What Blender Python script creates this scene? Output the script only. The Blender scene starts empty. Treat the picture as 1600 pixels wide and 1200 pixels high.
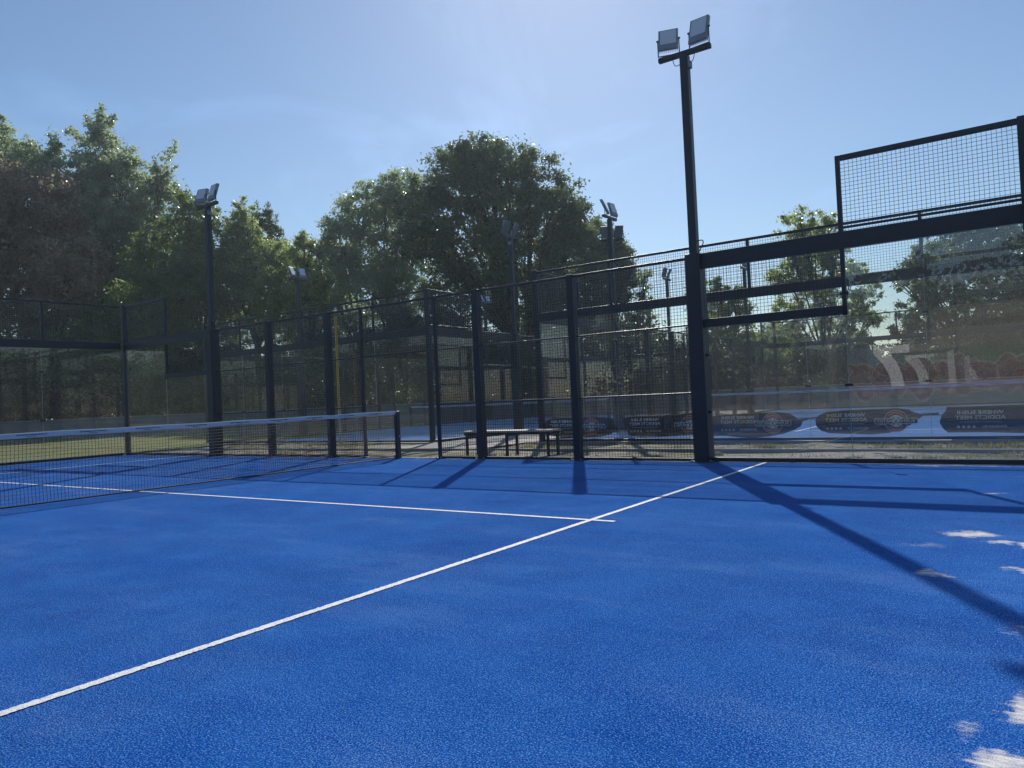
import bpy, bmesh, math, random
import numpy as np
from mathutils import Vector, Matrix
random.seed(7); RNG = np.random.default_rng(11)
S = bpy.context.scene
COL = S.collection
RAD = math.radians
# ------------------------------------------------------------------ camera
CP = Vector((9.9149, -0.3833, 1.025))
CR = Vector((0.81945, 0.57139, -0.044886)); CU = Vector((0.048705, 0.0086115, 0.998776)); CF = Vector((-0.571078, 0.820633, 0.020773))
cd = bpy.data.cameras.new('camera'); cam = bpy.data.objects.new('camera', cd); COL.objects.link(cam)
cd.sensor_width = 36; cd.lens = 26.06; cd.clip_start = 0.02; cd.clip_end = 2000
M = Matrix.Identity(4)
for i in range(3):
    M[i][0] = CR[i]; M[i][1] = CU[i]; M[i][2] = -CF[i]; M[i][3] = CP[i]
cam.matrix_world = M
S.camera = cam
S.render.resolution_x = 1024; S.render.resolution_y = 768
# ------------------------------------------------------------------ sky, sun, exposure
SUN_EL, SUN_AZ = 35.4, -29.8            # azimuth from +y towards +x
w = bpy.data.worlds.new('World'); S.world = w; w.use_nodes = True
nt = w.node_tree; nt.nodes.clear()
sky = nt.nodes.new('ShaderNodeTexSky'); sky.sky_type = 'NISHITA'; sky.sun_disc = False
sky.sun_elevation = RAD(SUN_EL); sky.sun_rotation = RAD(SUN_AZ); sky.air_density = 1.2; sky.dust_density = 0.24; sky.ozone_density = 5.0
bg = nt.nodes.new('ShaderNodeBackground'); bg.inputs[1].default_value = 0.086
wo = nt.nodes.new('ShaderNodeOutputWorld')
tc = nt.nodes.new('ShaderNodeTexCoord'); mp = nt.nodes.new('ShaderNodeMapping'); mp.inputs['Scale'].default_value = (1.4, 1.0, 3.2); mp.inputs['Rotation'].default_value = (.3, .5, .2)
nz = nt.nodes.new('ShaderNodeTexNoise'); nz.inputs['Scale'].default_value = 2.1; nz.inputs['Detail'].default_value = 7; nz.inputs['Roughness'].default_value = .6; nz.inputs['Distortion'].default_value = .6
rp = nt.nodes.new('ShaderNodeMapRange'); rp.inputs[1].default_value = .52; rp.inputs[2].default_value = .85; rp.inputs[3].default_value = 1.0; rp.inputs[4].default_value = 1.30
vm = nt.nodes.new('ShaderNodeVectorMath'); vm.operation = 'SCALE'
nt.links.new(tc.outputs['Generated'], mp.inputs[0]); nt.links.new(mp.outputs[0], nz.inputs[0]); nt.links.new(nz.outputs[0], rp.inputs[0])
nt.links.new(sky.outputs[0], vm.inputs[0]); nt.links.new(rp.outputs[0], vm.inputs['Scale'])      # faint high wisps in the clear sky
nt.links.new(vm.outputs[0], bg.inputs[0]); nt.links.new(bg.outputs[0], wo.inputs[0])
sd = bpy.data.lights.new('sun', 'SUN'); sd.energy = 4.0; sd.angle = RAD(0.53); sd.color = (1, 0.95, 0.87)
so = bpy.data.objects.new('sun', sd); COL.objects.link(so)
sv = Vector((math.sin(RAD(SUN_AZ))*math.cos(RAD(SUN_EL)), math.cos(RAD(SUN_AZ))*math.cos(RAD(SUN_EL)), math.sin(RAD(SUN_EL))))
so.rotation_euler = sv.to_track_quat('Z', 'Y').to_euler(); so.location = sv*60
S.view_settings.view_transform = 'Standard'; S.view_settings.look = 'None'; S.view_settings.gamma = 1
S.view_settings.exposure = 0.16
S.cycles.transparent_max_bounces = 40; S.cycles.max_bounces = 7

# ------------------------------------------------------------------ helpers
def at(px, py, depth):
    """point at a distance along the view axis (photo pixels, 1600 x 1200)"""
    return CP + depth*(CF + CR*((px-800)/1158.2) - CU*((py-600)/1158.2))
def prop(o, label=None, cat=None, group=None, kind=None):
    if label: o['label'] = label
    if cat: o['category'] = cat
    if group: o['group'] = group
    if kind: o['kind'] = kind
    return o
def empty(name, label, cat, loc=(0, 0, 0), rz=0, group=None):
    o = bpy.data.objects.new(name, None); COL.objects.link(o); o.location = loc; o.rotation_euler = (0, 0, rz)
    o.empty_display_size = .2
    return prop(o, label, cat, group)
class MB:
    def __init__(s): s.v = []; s.f = []
    def box(s, x0, x1, y0, y1, z0, z1):
        n = len(s.v)
        s.v += [(x0,y0,z0),(x1,y0,z0),(x1,y1,z0),(x0,y1,z0),(x0,y0,z1),(x1,y0,z1),(x1,y1,z1),(x0,y1,z1)]
        s.f += [(n,n+3,n+2,n+1),(n+4,n+5,n+6,n+7),(n,n+1,n+5,n+4),(n+1,n+2,n+6,n+5),(n+2,n+3,n+7,n+6),(n+3,n,n+4,n+7)]
        return s
    def cbox(s, x0, x1, y0, y1, z0, z1, b=.006):
        """box with chamfered vertical-ish edges (all 12 edges) """
        bm = bmesh.new(); bmesh.ops.create_cube(bm, size=1)
        for v in bm.verts: v.co = Vector(((x0+x1)/2+v.co.x*(x1-x0), (y0+y1)/2+v.co.y*(y1-y0), (z0+z1)/2+v.co.z*(z1-z0)))
        bmesh.ops.bevel(bm, geom=bm.edges[:], offset=b, segments=2, affect='EDGES', profile=.5)
        return s.addbm(bm)
    def addbm(s, bm, mat=None):
        n = len(s.v); bm.verts.index_update()
        s.v += [tuple((mat @ v.co) if mat else v.co) for v in bm.verts]
        s.f += [tuple(n+v.index for v in f.verts) for f in bm.faces]
        bm.free(); return s
    def bar(s, a, b, r, k=6, r2=None, caps=True):
        a = Vector(a); b = Vector(b); d = (b-a)
        if d.length < 1e-6: return s
        d.normalize(); q = d.to_track_quat('Z', 'Y'); r2 = r if r2 is None else r2
        n = len(s.v)
        for p, rr in ((a, r), (b, r2)):
            for i in range(k):
                t = 2*math.pi*(i+.5)/k
                s.v.append(tuple(p + q @ Vector((rr*math.cos(t), rr*math.sin(t), 0))))
        for i in range(k):
            j = (i+1) % k; s.f.append((n+i, n+j, n+k+j, n+k+i))
        if caps: s.f += [tuple(n+i for i in reversed(range(k))), tuple(n+k+i for i in range(k))]
        return s
    def path(s, pts, r, k=6):
        for i in range(len(pts)-1): s.bar(pts[i], pts[i+1], r, k)
        return s
    def prism(s, poly, y0, y1):
        """polygon given in x,z extruded along y"""
        n = len(s.v); k = len(poly)
        s.v += [(x, y0, z) for x, z in poly] + [(x, y1, z) for x, z in poly]
        s.f += [tuple(n+i for i in range(k)), tuple(n+k+i for i in reversed(range(k)))]
        for i in range(k):
            j = (i+1) % k; s.f.append((n+j, n+i, n+k+i, n+k+j))
        return s
    def build(s, name, mat, parent=None, smooth=False):
        me = bpy.data.meshes.new(name); me.from_pydata(s.v, [], s.f); me.materials.append(mat)
        if smooth: me.polygons.foreach_set('use_smooth', [True]*len(me.polygons))
        me.update()
        o = bpy.data.objects.new(name, me); COL.objects.link(o)
        if parent: o.parent = parent
        return o
def copy_tree(root, loc, rz, label=None, skip=()):
    r = root.copy(); COL.objects.link(r); r.location = loc; r.rotation_euler = (0, 0, rz)
    if label: r['label'] = label
    for ch in root.children:
        if ch in skip: continue
        c = ch.copy(); COL.objects.link(c); c.parent = r
        for g in ch.children:
            d = g.copy(); COL.objects.link(d); d.parent = c
    return r

# ------------------------------------------------------------------ materials
class N:
    def __init__(s, name):
        s.m = bpy.data.materials.new(name); s.m.use_nodes = True; s.t = s.m.node_tree; s.t.nodes.clear()
        s.out = s.t.nodes.new('ShaderNodeOutputMaterial')
    def n(s, typ, **k):
        o = s.t.nodes.new('ShaderNode'+typ)
        for a, b in k.items():
            if a.startswith('i_'):
                key = a[2:]; key = int(key) if key.isdigit() else key.replace('_', ' ')
                if hasattr(b, 'is_output') or isinstance(b, bpy.types.NodeSocket): s.t.links.new(b, o.inputs[key])
                else: o.inputs[key].default_value = b
            else: setattr(o, a, b)
        return o
    def coord(s, scale=(1, 1, 1), typ='Object'):
        c = s.n('TexCoord'); m = s.n('Mapping', i_Vector=c.outputs[typ]); m.inputs['Scale'].default_value = scale
        return m.outputs[0]
    def noise(s, vec, scale, detail=3, rough=.55):
        return s.n('TexNoise', i_Vector=vec, i_Scale=scale, i_Detail=detail, i_Roughness=rough).outputs['Fac']
    def ramp(s, fac, stops):
        r = s.n('ValToRGB', i_0=fac); e = r.color_ramp.elements
        while len(e) < len(stops): e.new(.5)
        for a, (p, c) in zip(e, stops): a.position = p; a.color = (c if len(c) == 4 else (*c, 1)) if not isinstance(c, float) else (c, c, c, 1)
        return r.outputs[0]
    def math(s, op, a, b=None, c=None):
        k = {'operation': op, 'i_0': a}
        if b is not None: k['i_1'] = b
        if c is not None: k['i_2'] = c
        return s.n('Math', **k).outputs[0]
    def mix(s, fac, a, b, blend='MIX'):
        o = s.n('Mix', data_type='RGBA', blend_type=blend)
        for idx, v in ((0, fac), (6, a), (7, b)):
            if isinstance(v, bpy.types.NodeSocket): s.t.links.new(v, o.inputs[idx])
            elif isinstance(v, tuple): o.inputs[idx].default_value = (*v, 1) if len(v) == 3 else v
            else: o.inputs[idx].default_value = v
        return o.outputs[2]
    def bsdf(s, color, rough=.6, metal=0., spec=.5, bump=None, bstr=.3, bdist=.01, **k):
        b = s.n('BsdfPrincipled'); s.set(b, 'Base Color', color); s.set(b, 'Roughness', rough); s.set(b, 'Metallic', metal); s.set(b, 'Specular IOR Level', spec)
        for a, v in k.items(): s.set(b, a.replace('_', ' '), v)
        if bump is not None:
            bp = s.n('Bump', i_Strength=bstr, i_Distance=bdist, i_Height=bump); s.t.links.new(bp.outputs[0], b.inputs['Normal'])
        return b.outputs[0]
    def set(s, b, key, v):
        if isinstance(v, bpy.types.NodeSocket): s.t.links.new(v, b.inputs[key])
        elif isinstance(v, tuple) and len(v) == 3: b.inputs[key].default_value = (*v, 1)
        else: b.inputs[key].default_value = v
    def done(s, sh): s.t.links.new(sh, s.out.inputs[0]); return s.m

def m_paint(name, col, rough=.45, var=.25, scale=6, metal=0., spec=.5):
    n = N(name); v = n.coord()
    f = n.noise(v, scale, 5); c = n.mix(f, tuple(x*(1-var) for x in col), tuple(min(1, x*(1+var)) for x in col))
    r = n.math('MULTIPLY_ADD', n.noise(v, scale*4, 4), .25, rough-.12)
    return n.done(n.bsdf(c, r, metal, spec, bump=n.noise(v, 60, 2), bstr=.08, bdist=.002))
STEEL = m_paint('dark_blue_grey_steel_paint', (.018, .024, .036), .42)
WIRE = m_paint('dark_mesh_wire', (.03, .038, .05), .24, metal=.35, spec=.9)
NETCORD = m_paint('black_net_cord', (.012, .014, .018), .7)
TAPE = m_paint('net_tape_canvas', (.62, .66, .72), .75, .1)
LIGHTGREY = m_paint('lamp_glass_grey', (.66, .70, .78), .5, .06)
LAMPBODY = m_paint('lamp_housing_grey', (.24, .27, .32), .45)
ALU = m_paint('bare_aluminium', (.5, .5, .5), .4, .1, metal=.8)
CONC = m_paint('weathered_concrete', (.30, .285, .26), .9, .35, 3)
WALLM = m_paint('grey_render_wall', (.17, .175, .18), .9, .25, 1.2)
WOOD = m_paint('pale_bench_wood', (.55, .47, .36), .6, .3, 12)
YELLOW = m_paint('yellow_post_paint', (.55, .38, .07), .5, .2)
WHITEP = m_paint('dull_white_paint', (.5, .5, .5), .5, .2)
DARKTXT = m_paint('dark_print', (.05, .06, .08), .7)
CLAMP = m_paint('black_clamp', (.012, .014, .018), .5)
EDGE_STRIP = m_paint('bright_glass_edge', (.30, .36, .36), .3, .1)
DIRTSTRIP = None

def m_glass():
    n = N('dusty_toughened_glass'); v = n.coord()
    lw = n.n('LayerWeight', i_Blend=.5).outputs['Facing']
    fr = n.math('MULTIPLY_ADD', n.math('POWER', lw, 5.), .94, .056)
    tr = n.n('BsdfTransparent', i_Color=(.982, .99, .99, 1)).outputs[0]
    gl = n.n('BsdfGlossy', i_Color=(1, 1, 1, 1), i_Roughness=0.0).outputs[0]
    m1 = n.n('MixShader', i_0=fr, i_1=tr, i_2=gl).outputs[0]
    # a film of dust: streaks that run down the pane and blotches
    st = n.noise(n.coord((5, 5, .6)), 3.0, 5); bl = n.noise(v, 1.6, 6, .65)
    d = n.math('MULTIPLY', st, bl); d = n.math('MULTIPLY_ADD', d, .035, .002)
    dif = n.n('BsdfDiffuse', i_Color=(.55, .56, .54, 1)).outputs[0]
    trl = n.n('BsdfTranslucent', i_Color=(.55, .56, .54, 1)).outputs[0]
    dd = n.n('MixShader', i_0=.5, i_1=dif, i_2=trl).outputs[0]
    return n.done(n.n('MixShader', i_0=d, i_1=m1, i_2=dd).outputs[0])
GLASS = m_glass()

def m_turf(name, patches=(), sheen=.13):
    n = N(name); v = n.coord()
    big = n.noise(v, .42, 5, .6); mid = n.noise(v, 2.4, 6, .65); sw = n.noise(n.coord((1, .35, 1)), .9, 5, .6)
    f1 = n.noise(v, 260, 1, .5); f2 = n.noise(v, 120, 3, .7); spk = n.noise(v, 230, 0, .5)
    c = n.mix(n.ramp(big, [(.36, 0.), (.66, 1.)]), (.0006, .048, .29), (.003, .088, .41))
    c = n.mix(n.ramp(mid, [(.40, 0.), (.70, .55)]), c, (.018, .150, .52))
    c = n.mix(n.ramp(sw, [(.30, .40), (.48, 0.)]), c, (.001, .045, .25))
    c = n.mix(n.ramp(f1, [(.38, .62), (.50, 0.)]), c, (.000, .018, .13))
    c = n.mix(n.ramp(f2, [(.36, .45), (.50, 0.)]), c, (.000, .028, .19))
    c = n.mix(n.ramp(f2, [(.52, 0.), (.66, .35)]), c, (.05, .24, .68))
    # single grains of sand caught in the pile, denser where it has drifted
    sand = n.noise(n.coord((.55, 1.6, 1)), .9, 6, .68)
    grain = n.ramp(spk, [(.60, 0.), (.68, 1.)])
    c = n.mix(n.math('MULTIPLY', grain, n.ramp(sand, [(.35, .12), (.68, .62)])), c, (.26, .48, .86))
    c = n.mix(n.ramp(sand, [(.54, 0.), (.80, .20)]), c, (.20, .34, .62))
    gl = n.noise(v, 44, 0, .5); gl2 = n.noise(v, 170, 0, .5)      # glints of light painted as lighter flecks in the colour
    c = n.mix(n.ramp(gl, [(.62, 0.), (.78, .22)]), c, (.10, .30, .74)); c = n.mix(n.ramp(gl2, [(.62, 0.), (.74, .62)]), c, (.16, .42, .88))
    c = n.mix(n.ramp(gl2, [(.28, .6), (.42, 0.)]), c, (.0, .02, .14))
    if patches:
        # pale patches, and sand along the wall base: warped, frayed along the brushing direction
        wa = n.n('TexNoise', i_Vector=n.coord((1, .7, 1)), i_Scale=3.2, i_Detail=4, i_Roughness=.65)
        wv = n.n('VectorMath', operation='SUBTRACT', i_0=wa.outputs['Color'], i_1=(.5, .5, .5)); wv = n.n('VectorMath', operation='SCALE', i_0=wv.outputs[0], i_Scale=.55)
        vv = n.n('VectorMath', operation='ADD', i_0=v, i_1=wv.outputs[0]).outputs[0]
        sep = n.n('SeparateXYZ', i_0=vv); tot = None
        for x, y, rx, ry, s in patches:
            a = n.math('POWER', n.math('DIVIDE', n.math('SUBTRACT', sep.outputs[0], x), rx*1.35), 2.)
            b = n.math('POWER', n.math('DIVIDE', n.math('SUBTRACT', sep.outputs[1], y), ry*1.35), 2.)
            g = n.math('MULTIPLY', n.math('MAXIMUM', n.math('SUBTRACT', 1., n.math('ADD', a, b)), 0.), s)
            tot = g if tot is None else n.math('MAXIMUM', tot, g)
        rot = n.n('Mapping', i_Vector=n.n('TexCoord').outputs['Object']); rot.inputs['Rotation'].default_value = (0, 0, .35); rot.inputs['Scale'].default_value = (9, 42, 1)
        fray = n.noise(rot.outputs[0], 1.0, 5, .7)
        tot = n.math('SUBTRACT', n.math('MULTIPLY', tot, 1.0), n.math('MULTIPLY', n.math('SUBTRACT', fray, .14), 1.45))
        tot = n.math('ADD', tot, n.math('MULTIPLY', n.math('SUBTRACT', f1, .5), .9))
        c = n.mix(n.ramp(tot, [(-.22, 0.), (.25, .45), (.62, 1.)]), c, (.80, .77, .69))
    return n.done(n.bsdf(c, .9, spec=.0, bump=f1, bstr=.30, bdist=.003, Sheen_Weight=sheen, Sheen_Roughness=.32, Sheen_Tint=(.50, .74, 1.)))
PALE_PATCHES = [(9.82,2.42,.075,.13,1.0),(9.87,1.98,.09,.09,1.0),(9.76,2.14,.06,.06,.6),(9.55,5.38,.22,.12,1.0),(9.74,5.10,.12,.08,.9),(9.90,5.02,.10,.10,1.),
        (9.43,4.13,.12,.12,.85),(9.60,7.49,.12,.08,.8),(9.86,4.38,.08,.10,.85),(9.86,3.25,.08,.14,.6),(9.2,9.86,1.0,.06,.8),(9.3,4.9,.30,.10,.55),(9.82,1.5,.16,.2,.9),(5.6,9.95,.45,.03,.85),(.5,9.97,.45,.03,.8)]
TURF = m_turf('blue_artificial_turf', PALE_PATCHES); TURF2 = m_turf('blue_turf_other_courts', (), .85)
def m_line():
    n = N('white_turf_line'); v = n.coord(); f = n.noise(v, 95, 2, .7)
    c = n.mix(n.ramp(f, [(.34, 0.), (.56, 1.)]), (.46, .54, .66), (.92, .90, .84)); c = n.mix(n.ramp(n.noise(v, 210, 1), [(.36, .5), (.46, 0.)]), c, (.10, .22, .50)); c = n.mix(n.ramp(n.noise(v, 9, 4), [(.5, 0.), (.8, .35)]), c, (.45, .50, .62))
    return n.done(n.bsdf(c, .8, bump=f, bstr=.5, bdist=.006))
LINE = m_line()
def m_ground():
    n = N('dry_soil_and_grass'); v = n.coord()
    a = n.noise(v, .35, 5, .6); b = n.noise(v, 2.6, 6, .7); f = n.noise(v, 34, 4, .7)
    soil = n.mix(n.ramp(f, [(.35, 0.), (.6, 1.)]), (.17, .15, .12), (.44, .40, .33)); grass = n.mix(f, (.05, .065, .025), (.17, .175, .08))
    c = n.mix(n.ramp(n.math('ADD', n.math('MULTIPLY', a, .5), n.math('MULTIPLY', b, .5)), [(.47, 0.), (.56, 1.)]), soil, grass)
    c = n.mix(n.math('MULTIPLY', n.ramp(f, [(.3, 1.), (.5, 0.)]), .5), c, (.06, .055, .045))
    return n.done(n.bsdf(c, .95, spec=.2, bump=n.math('ADD', b, n.math('MULTIPLY', f, .4)), bstr=.8, bdist=.04))
GROUND = m_ground()
def m_lawn():
    n = N('sunlit_lawn'); v = n.coord(); b = n.noise(v, 1.3, 5, .65); f = n.noise(v, 30, 3, .7)
    c = n.mix(n.ramp(b, [(.35, 0.), (.62, 1.)]), (.13, .16, .035), (.27, .25, .10)); c = n.mix(n.math('MULTIPLY', f, .5), c, (.08, .11, .03))
    return n.done(n.bsdf(c, .95, spec=.2, bump=f, bstr=.8, bdist=.04))
LAWN = m_lawn()
def m_leaf(name, c1, c2, trans=.45, gloss=.42):
    n = N(name); v = n.coord()
    g = n.n('NewGeometry'); rnd = g.outputs['Random Per Island']
    c = n.mix(rnd, c1, c2); c = n.mix(n.ramp(n.noise(v, .55, 3), [(.35, 0.), (.7, .6)]), c, tuple(x*1.5 for x in c2))
    b = n.bsdf(c, gloss, spec=.5)
    t = n.n('BsdfTranslucent'); n.t.links.new(n.mix(.5, c, tuple(min(1, x*2.2) for x in (c2[0], c2[1]*1.05, c2[2]*.7))), t.inputs[0])
    return n.done(n.n('MixShader', i_0=trans, i_1=b, i_2=t.outputs[0]).outputs[0])
LF_BEECH = m_leaf('copper_leaves', (.12, .095, .075), (.28, .225, .18), .5, .30)
LF_GREY = m_leaf('grey_green_leaves', (.13, .17, .12), (.27, .32, .23), .62, .28)
LF_MID = m_leaf('mid_green_leaves', (.055, .095, .034), (.15, .20, .068), .58, .32)
LF_DARK = m_leaf('dark_green_leaves', (.042, .066, .034), (.11, .145, .068), .55, .32)
LF_LIGHT = m_leaf('light_green_leaves', (.11, .15, .055), (.26, .30, .13), .62, .32)
LF_SHADE = m_leaf('shade_shrub_leaves', (.016, .026, .014), (.046, .064, .030), .3, .4)  # shade of the undergrowth is put into this darker leaf colour
BARK = m_paint('rough_bark', (.060, .048, .036), .9, .4, 5)
def m_sign(name, c):
    n = N(name); v = n.coord(); f = n.noise(v, 4, 5)
    return n.done(n.bsdf(n.mix(f, tuple(x*.8 for x in c), tuple(min(1, x*1.2) for x in c)), .6))
B_DARK = m_sign('banner_dark_film', (.030, .032, .040)); B_TXT = m_sign('banner_white_print', (.92, .95, .98)); B_ORG = m_sign('banner_salmon_print', (.90, .42, .32)); B_BLUE = m_sign('banner_pale_blue_print', (.78, .88, .96))

# ------------------------------------------------------------------ ground and court surfaces
def sheet(name, x0, x1, y0, y1, z, mat, thick=None):
    m = MB()
    if thick: m.box(x0, x1, y0, y1, z-thick, z)
    else: m.v = [(x0, y0, z), (x1, y0, z), (x1, y1, z), (x0, y1, z)]; m.f = [(0, 1, 2, 3)]
    return prop(m.build(name, mat), kind='structure')
def terrain():
    xs = np.concatenate([np.linspace(-900, -60, 8), np.linspace(-56, 40, 130), np.linspace(60, 900, 8)]); ys = np.concatenate([np.linspace(-900, -40, 8), np.linspace(-36, 60, 130), np.linspace(80, 900, 8)])
    m = MB(); k = len(ys)
    for x in xs:
        for y in ys:
            ins = 0
            far = max(0, abs(x)-58, abs(y)-62)
            z = -.035 + (.016*math.sin(x*1.7+y*.6)+.014*math.sin(y*2.3-x*.8))*(1 if far == 0 else 0)
            m.v.append((x, y, z))
    for i in range(len(xs)-1):
        for j in range(k-1): a = i*k+j; m.f.append((a, a+k, a+k+1, a+1))
    return prop(m.build('ground', GROUND, smooth=True), kind='structure')
terrain()
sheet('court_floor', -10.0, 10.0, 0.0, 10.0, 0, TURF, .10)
sheet('court_floor', -12.9, -2.9, 14.3, 34.3, 0, TURF2, .10)
sheet('court_floor', .5, 10.5, 14.3, 34.3, 0, TURF2, .10)
sheet('lawn', -48, -10.9, -6, 19.0, 0.004, LAWN)
sheet('pavement', -2.6, .2, 12.3, 36, 0.006, CONC)
def lines(name, fn):
    m = MB(); jr = random.Random(2)
    def ln(x0, x1, y0, y1):
        long_x = (x1-x0) > (y1-y0); L = max(x1-x0, y1-y0); k = max(2, int(L/.012)); n = len(m.v)
        for i in range(k+1):                 # the inlaid line's edge wanders a few millimetres with the pile
            j1, j2 = jr.gauss(0, .0022), jr.gauss(0, .0022)
            if long_x: x = x0+L*i/k; p, q = fn(x, y0+j1), fn(x, y1+j2)
            else: y = y0+L*i/k; p, q = fn(x0+j1, y), fn(x1+j2, y)
            m.v += [(*p, .004), (*q, .004)]
        for i in range(k):
            a = n+2*i; m.f.append((a, a+2, a+3, a+1))
    for sx in (-1, 1):
        a, b = sorted((sx*6.875, sx*6.925)); ln(a, b, .02, 9.98)
        a, b = sorted((0, sx*6.875)); ln(a, b, 4.975, 5.025)
        a, b = sorted((sx*6.925, sx*7.12)); ln(a, b, 4.975, 5.025)
    o = m.build(name, LINE)
    o.data.update(); return prop(o, kind='structure')
lines('court_line', lambda x, y: (x, y))
lines('court_line', lambda x, y: (-2.9-y, 24.3+x))
lines('court_line', lambda x, y: (10.5-y, 24.3+x))
def kerb(name, x0, x1, y0, y1, z):
    return prop(MB().cbox(x0, x1, y0, y1, -.10, z, .008).build(name, CONC), kind='structure')
kerb('kerb', -26, 24, 12.05, 12.12, .02)
kerb('kerb', -13.2, -2.6, 14.02, 14.22, .012); kerb('kerb', .2, 10.8, 14.02, 14.22, .012)

# ------------------------------------------------------------------ enclosure builders (local: wall along x, court on the -y side)
def mesh_panel(x0, x1, z0, z1, y=0., step=.05, r=.0022):
    m = MB(); nx = max(1, round((x1-x0)/step)); nz = max(1, round((z1-z0)/step))
    for i in range(nx+1):
        x = x0+(x1-x0)*i/nx; m.box(x-r, x+r, y-r, y+r, z0, z1)
    for j in range(nz+1):
        z = z0+(z1-z0)*j/nz; m.box(x0, x1, y+r, y+3*r, z-r, z+r)
    return m
def beam(root, x0, x1, z0, z1, d=.08, y=0, name='rail', mat=None):
    return MB().cbox(x0, x1, y-d/2, y+d/2, z0, z1, .005).build(name, mat or STEEL, root)
def post(root, x, z1, wx=.10, wy=.12, z0=-.02, name='post', y=0):
    return MB().cbox(x-wx/2, x+wx/2, y-wy/2, y+wy/2, z0, z1, .006).build(name, STEEL, root)
def pane(root, x0, x1, z1, y=-.02, z0=.05):
    g = MB().box(x0+.004, x1-.004, y-.006, y+.006, z0, z1).build('glass_pane', GLASS, root)
    MB().box(x0-.0025, x0+.0025, y-.0055, y+.0055, z0+.01, z1-.01).build('edge_strip', EDGE_STRIP, g)  # pale strip stands in for the lit edge of the glass
    for z in (z0+.35*(z1-z0), z0+.78*(z1-z0)) if x0 > -4.9 else ():
        MB().cbox(x0-.05, x0+.05, y-.022, y+.03, z-.018, z+.018, .004).build('clamp', CLAMP, g)
    return g
def side_wall(label, loc, rz):
    r = empty('padel_side_wall', label, 'court wall', loc, rz, 'side walls of the padel courts')
    r_panes = {}
    for s in (-1, 1):
        q = lambda a, b: (min(s*a, s*b), max(s*a, s*b))
        post(r, s*6.0, 3.02, .22, .24); post(r, s*8.0, 4.02, .055, .07, 1.93, 'upright'); post(r, s*10.0, 4.03, .10, .12)
        for x in (3.9, 1.95): post(r, s*x, 3.0, .12, .13)
        post(r, s*.97, 3.0, .055, .06)
        a, b = q(6.11, 10.0-.05); beam(r, a, b, 2.80, 3.02, .09)                 # deep beam over the glass
        a, b = q(6.11, 8.03); beam(r, a, b, 1.94, 2.06, .07)                 # sill over the low pane
        a, b = q(8.03, 9.95); beam(r, a, b, 3.955, 4.02, .06); beam(r, a, b, 3.06, 3.09, .03)
        a, b = q(6.11, 9.95); beam(r, a, b, 0, .06, .07, name='base_rail')
        r_panes[s*7] = pane(r, *q(6.1, 8.0), 1.96); r_panes[s*9] = pane(r, *q(8.0, 9.96), 2.82)
        mesh_panel(*q(8.03, 9.95), 3.06, 3.95).build('mesh_panel', WIRE, r)
        mesh_panel(*q(6.11, 7.97), 2.06, 2.80).build('mesh_panel', WIRE, r)
        for c, d in ((3.96, 5.89), (2.01, 3.84), (1.0, 1.89)):
            a, b = q(c, d); mesh_panel(a, b, .05, 2.96).build('mesh_panel', WIRE, r)
            beam(r, a, b, 2.955, 2.995, .045); beam(r, a, b, 1.985, 2.010, .03); beam(r, a, b, .985, 1.010, .03); beam(r, a, b, .0, .045, .045, name='base_rail')
    for x, wx in [(s_*q_, w_) for s_ in (-1, 1) for q_, w_ in ((6.0, .17), (3.9, .11), (1.95, .11), (.97, .07))]:
        bp = MB().cbox(x-wx, x+wx, -wx*.95, wx*.95, -.02, .014, .003).build('base_plate', STEEL, r)
        for ex in (-1, 1):
            for ey in (-1, 1): MB().bar((x+ex*wx*.8, ey*wx*.8, .012), (x+ex*wx*.8, ey*wx*.8, .034), .011, 6).build('bolt', ALU, bp)
    beam(r, -.94, .94, 2.955, 2.995, .045); beam(r, -.94, .94, 1.985, 2.02, .035)
    mesh_panel(-.94, .94, 2.02, 2.955).build('mesh_panel', WIRE, r)
    beam(r, -.94, .94, -.01, .012, .10, name='threshold', mat=CONC)
    return r, r_panes
far_wall, fp = side_wall('nearest court wall of wire mesh and glass across the blue floor, light pole at each end', (0, 10.06, 0), 0)
def back_wall(label, loc, rz):
    r = empty('padel_back_wall', label, 'court wall', loc, rz, 'back walls of the padel courts')
    for i in range(5): pane(r, -5+2*i, -3+2*i, 2.84)
    beam(r, -4.95, 4.95, 2.82, 3.01, .09); beam(r, -4.95, 4.95, 3.955, 4.0, .05); beam(r, -4.95, 4.95, 0, .06, .07, name='base_rail')
    for x in (-3, .0, 3.05): post(r, x, 3.96, .06, .05, 3.0, 'upright')
    mesh_panel(-4.95, 4.95, 3.02, 3.95).build('mesh_panel', WIRE, r)
    return r
bwL = back_wall('glass back wall at the far left end of the nearest court', (-10.06, 5, 0), RAD(90))
copy_tree(bwL, (10.06, 5, 0), RAD(-90), 'glass end wall beside the camera at the right edge of the nearest court')
# near side wall (the pane straight in front of the lens is not part of the view)
copy_tree(far_wall, (0, -.06, 0), math.pi, 'near court wall behind the camera, seen mirrored in the glass', skip=(fp[-9], fp[-7]))
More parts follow.
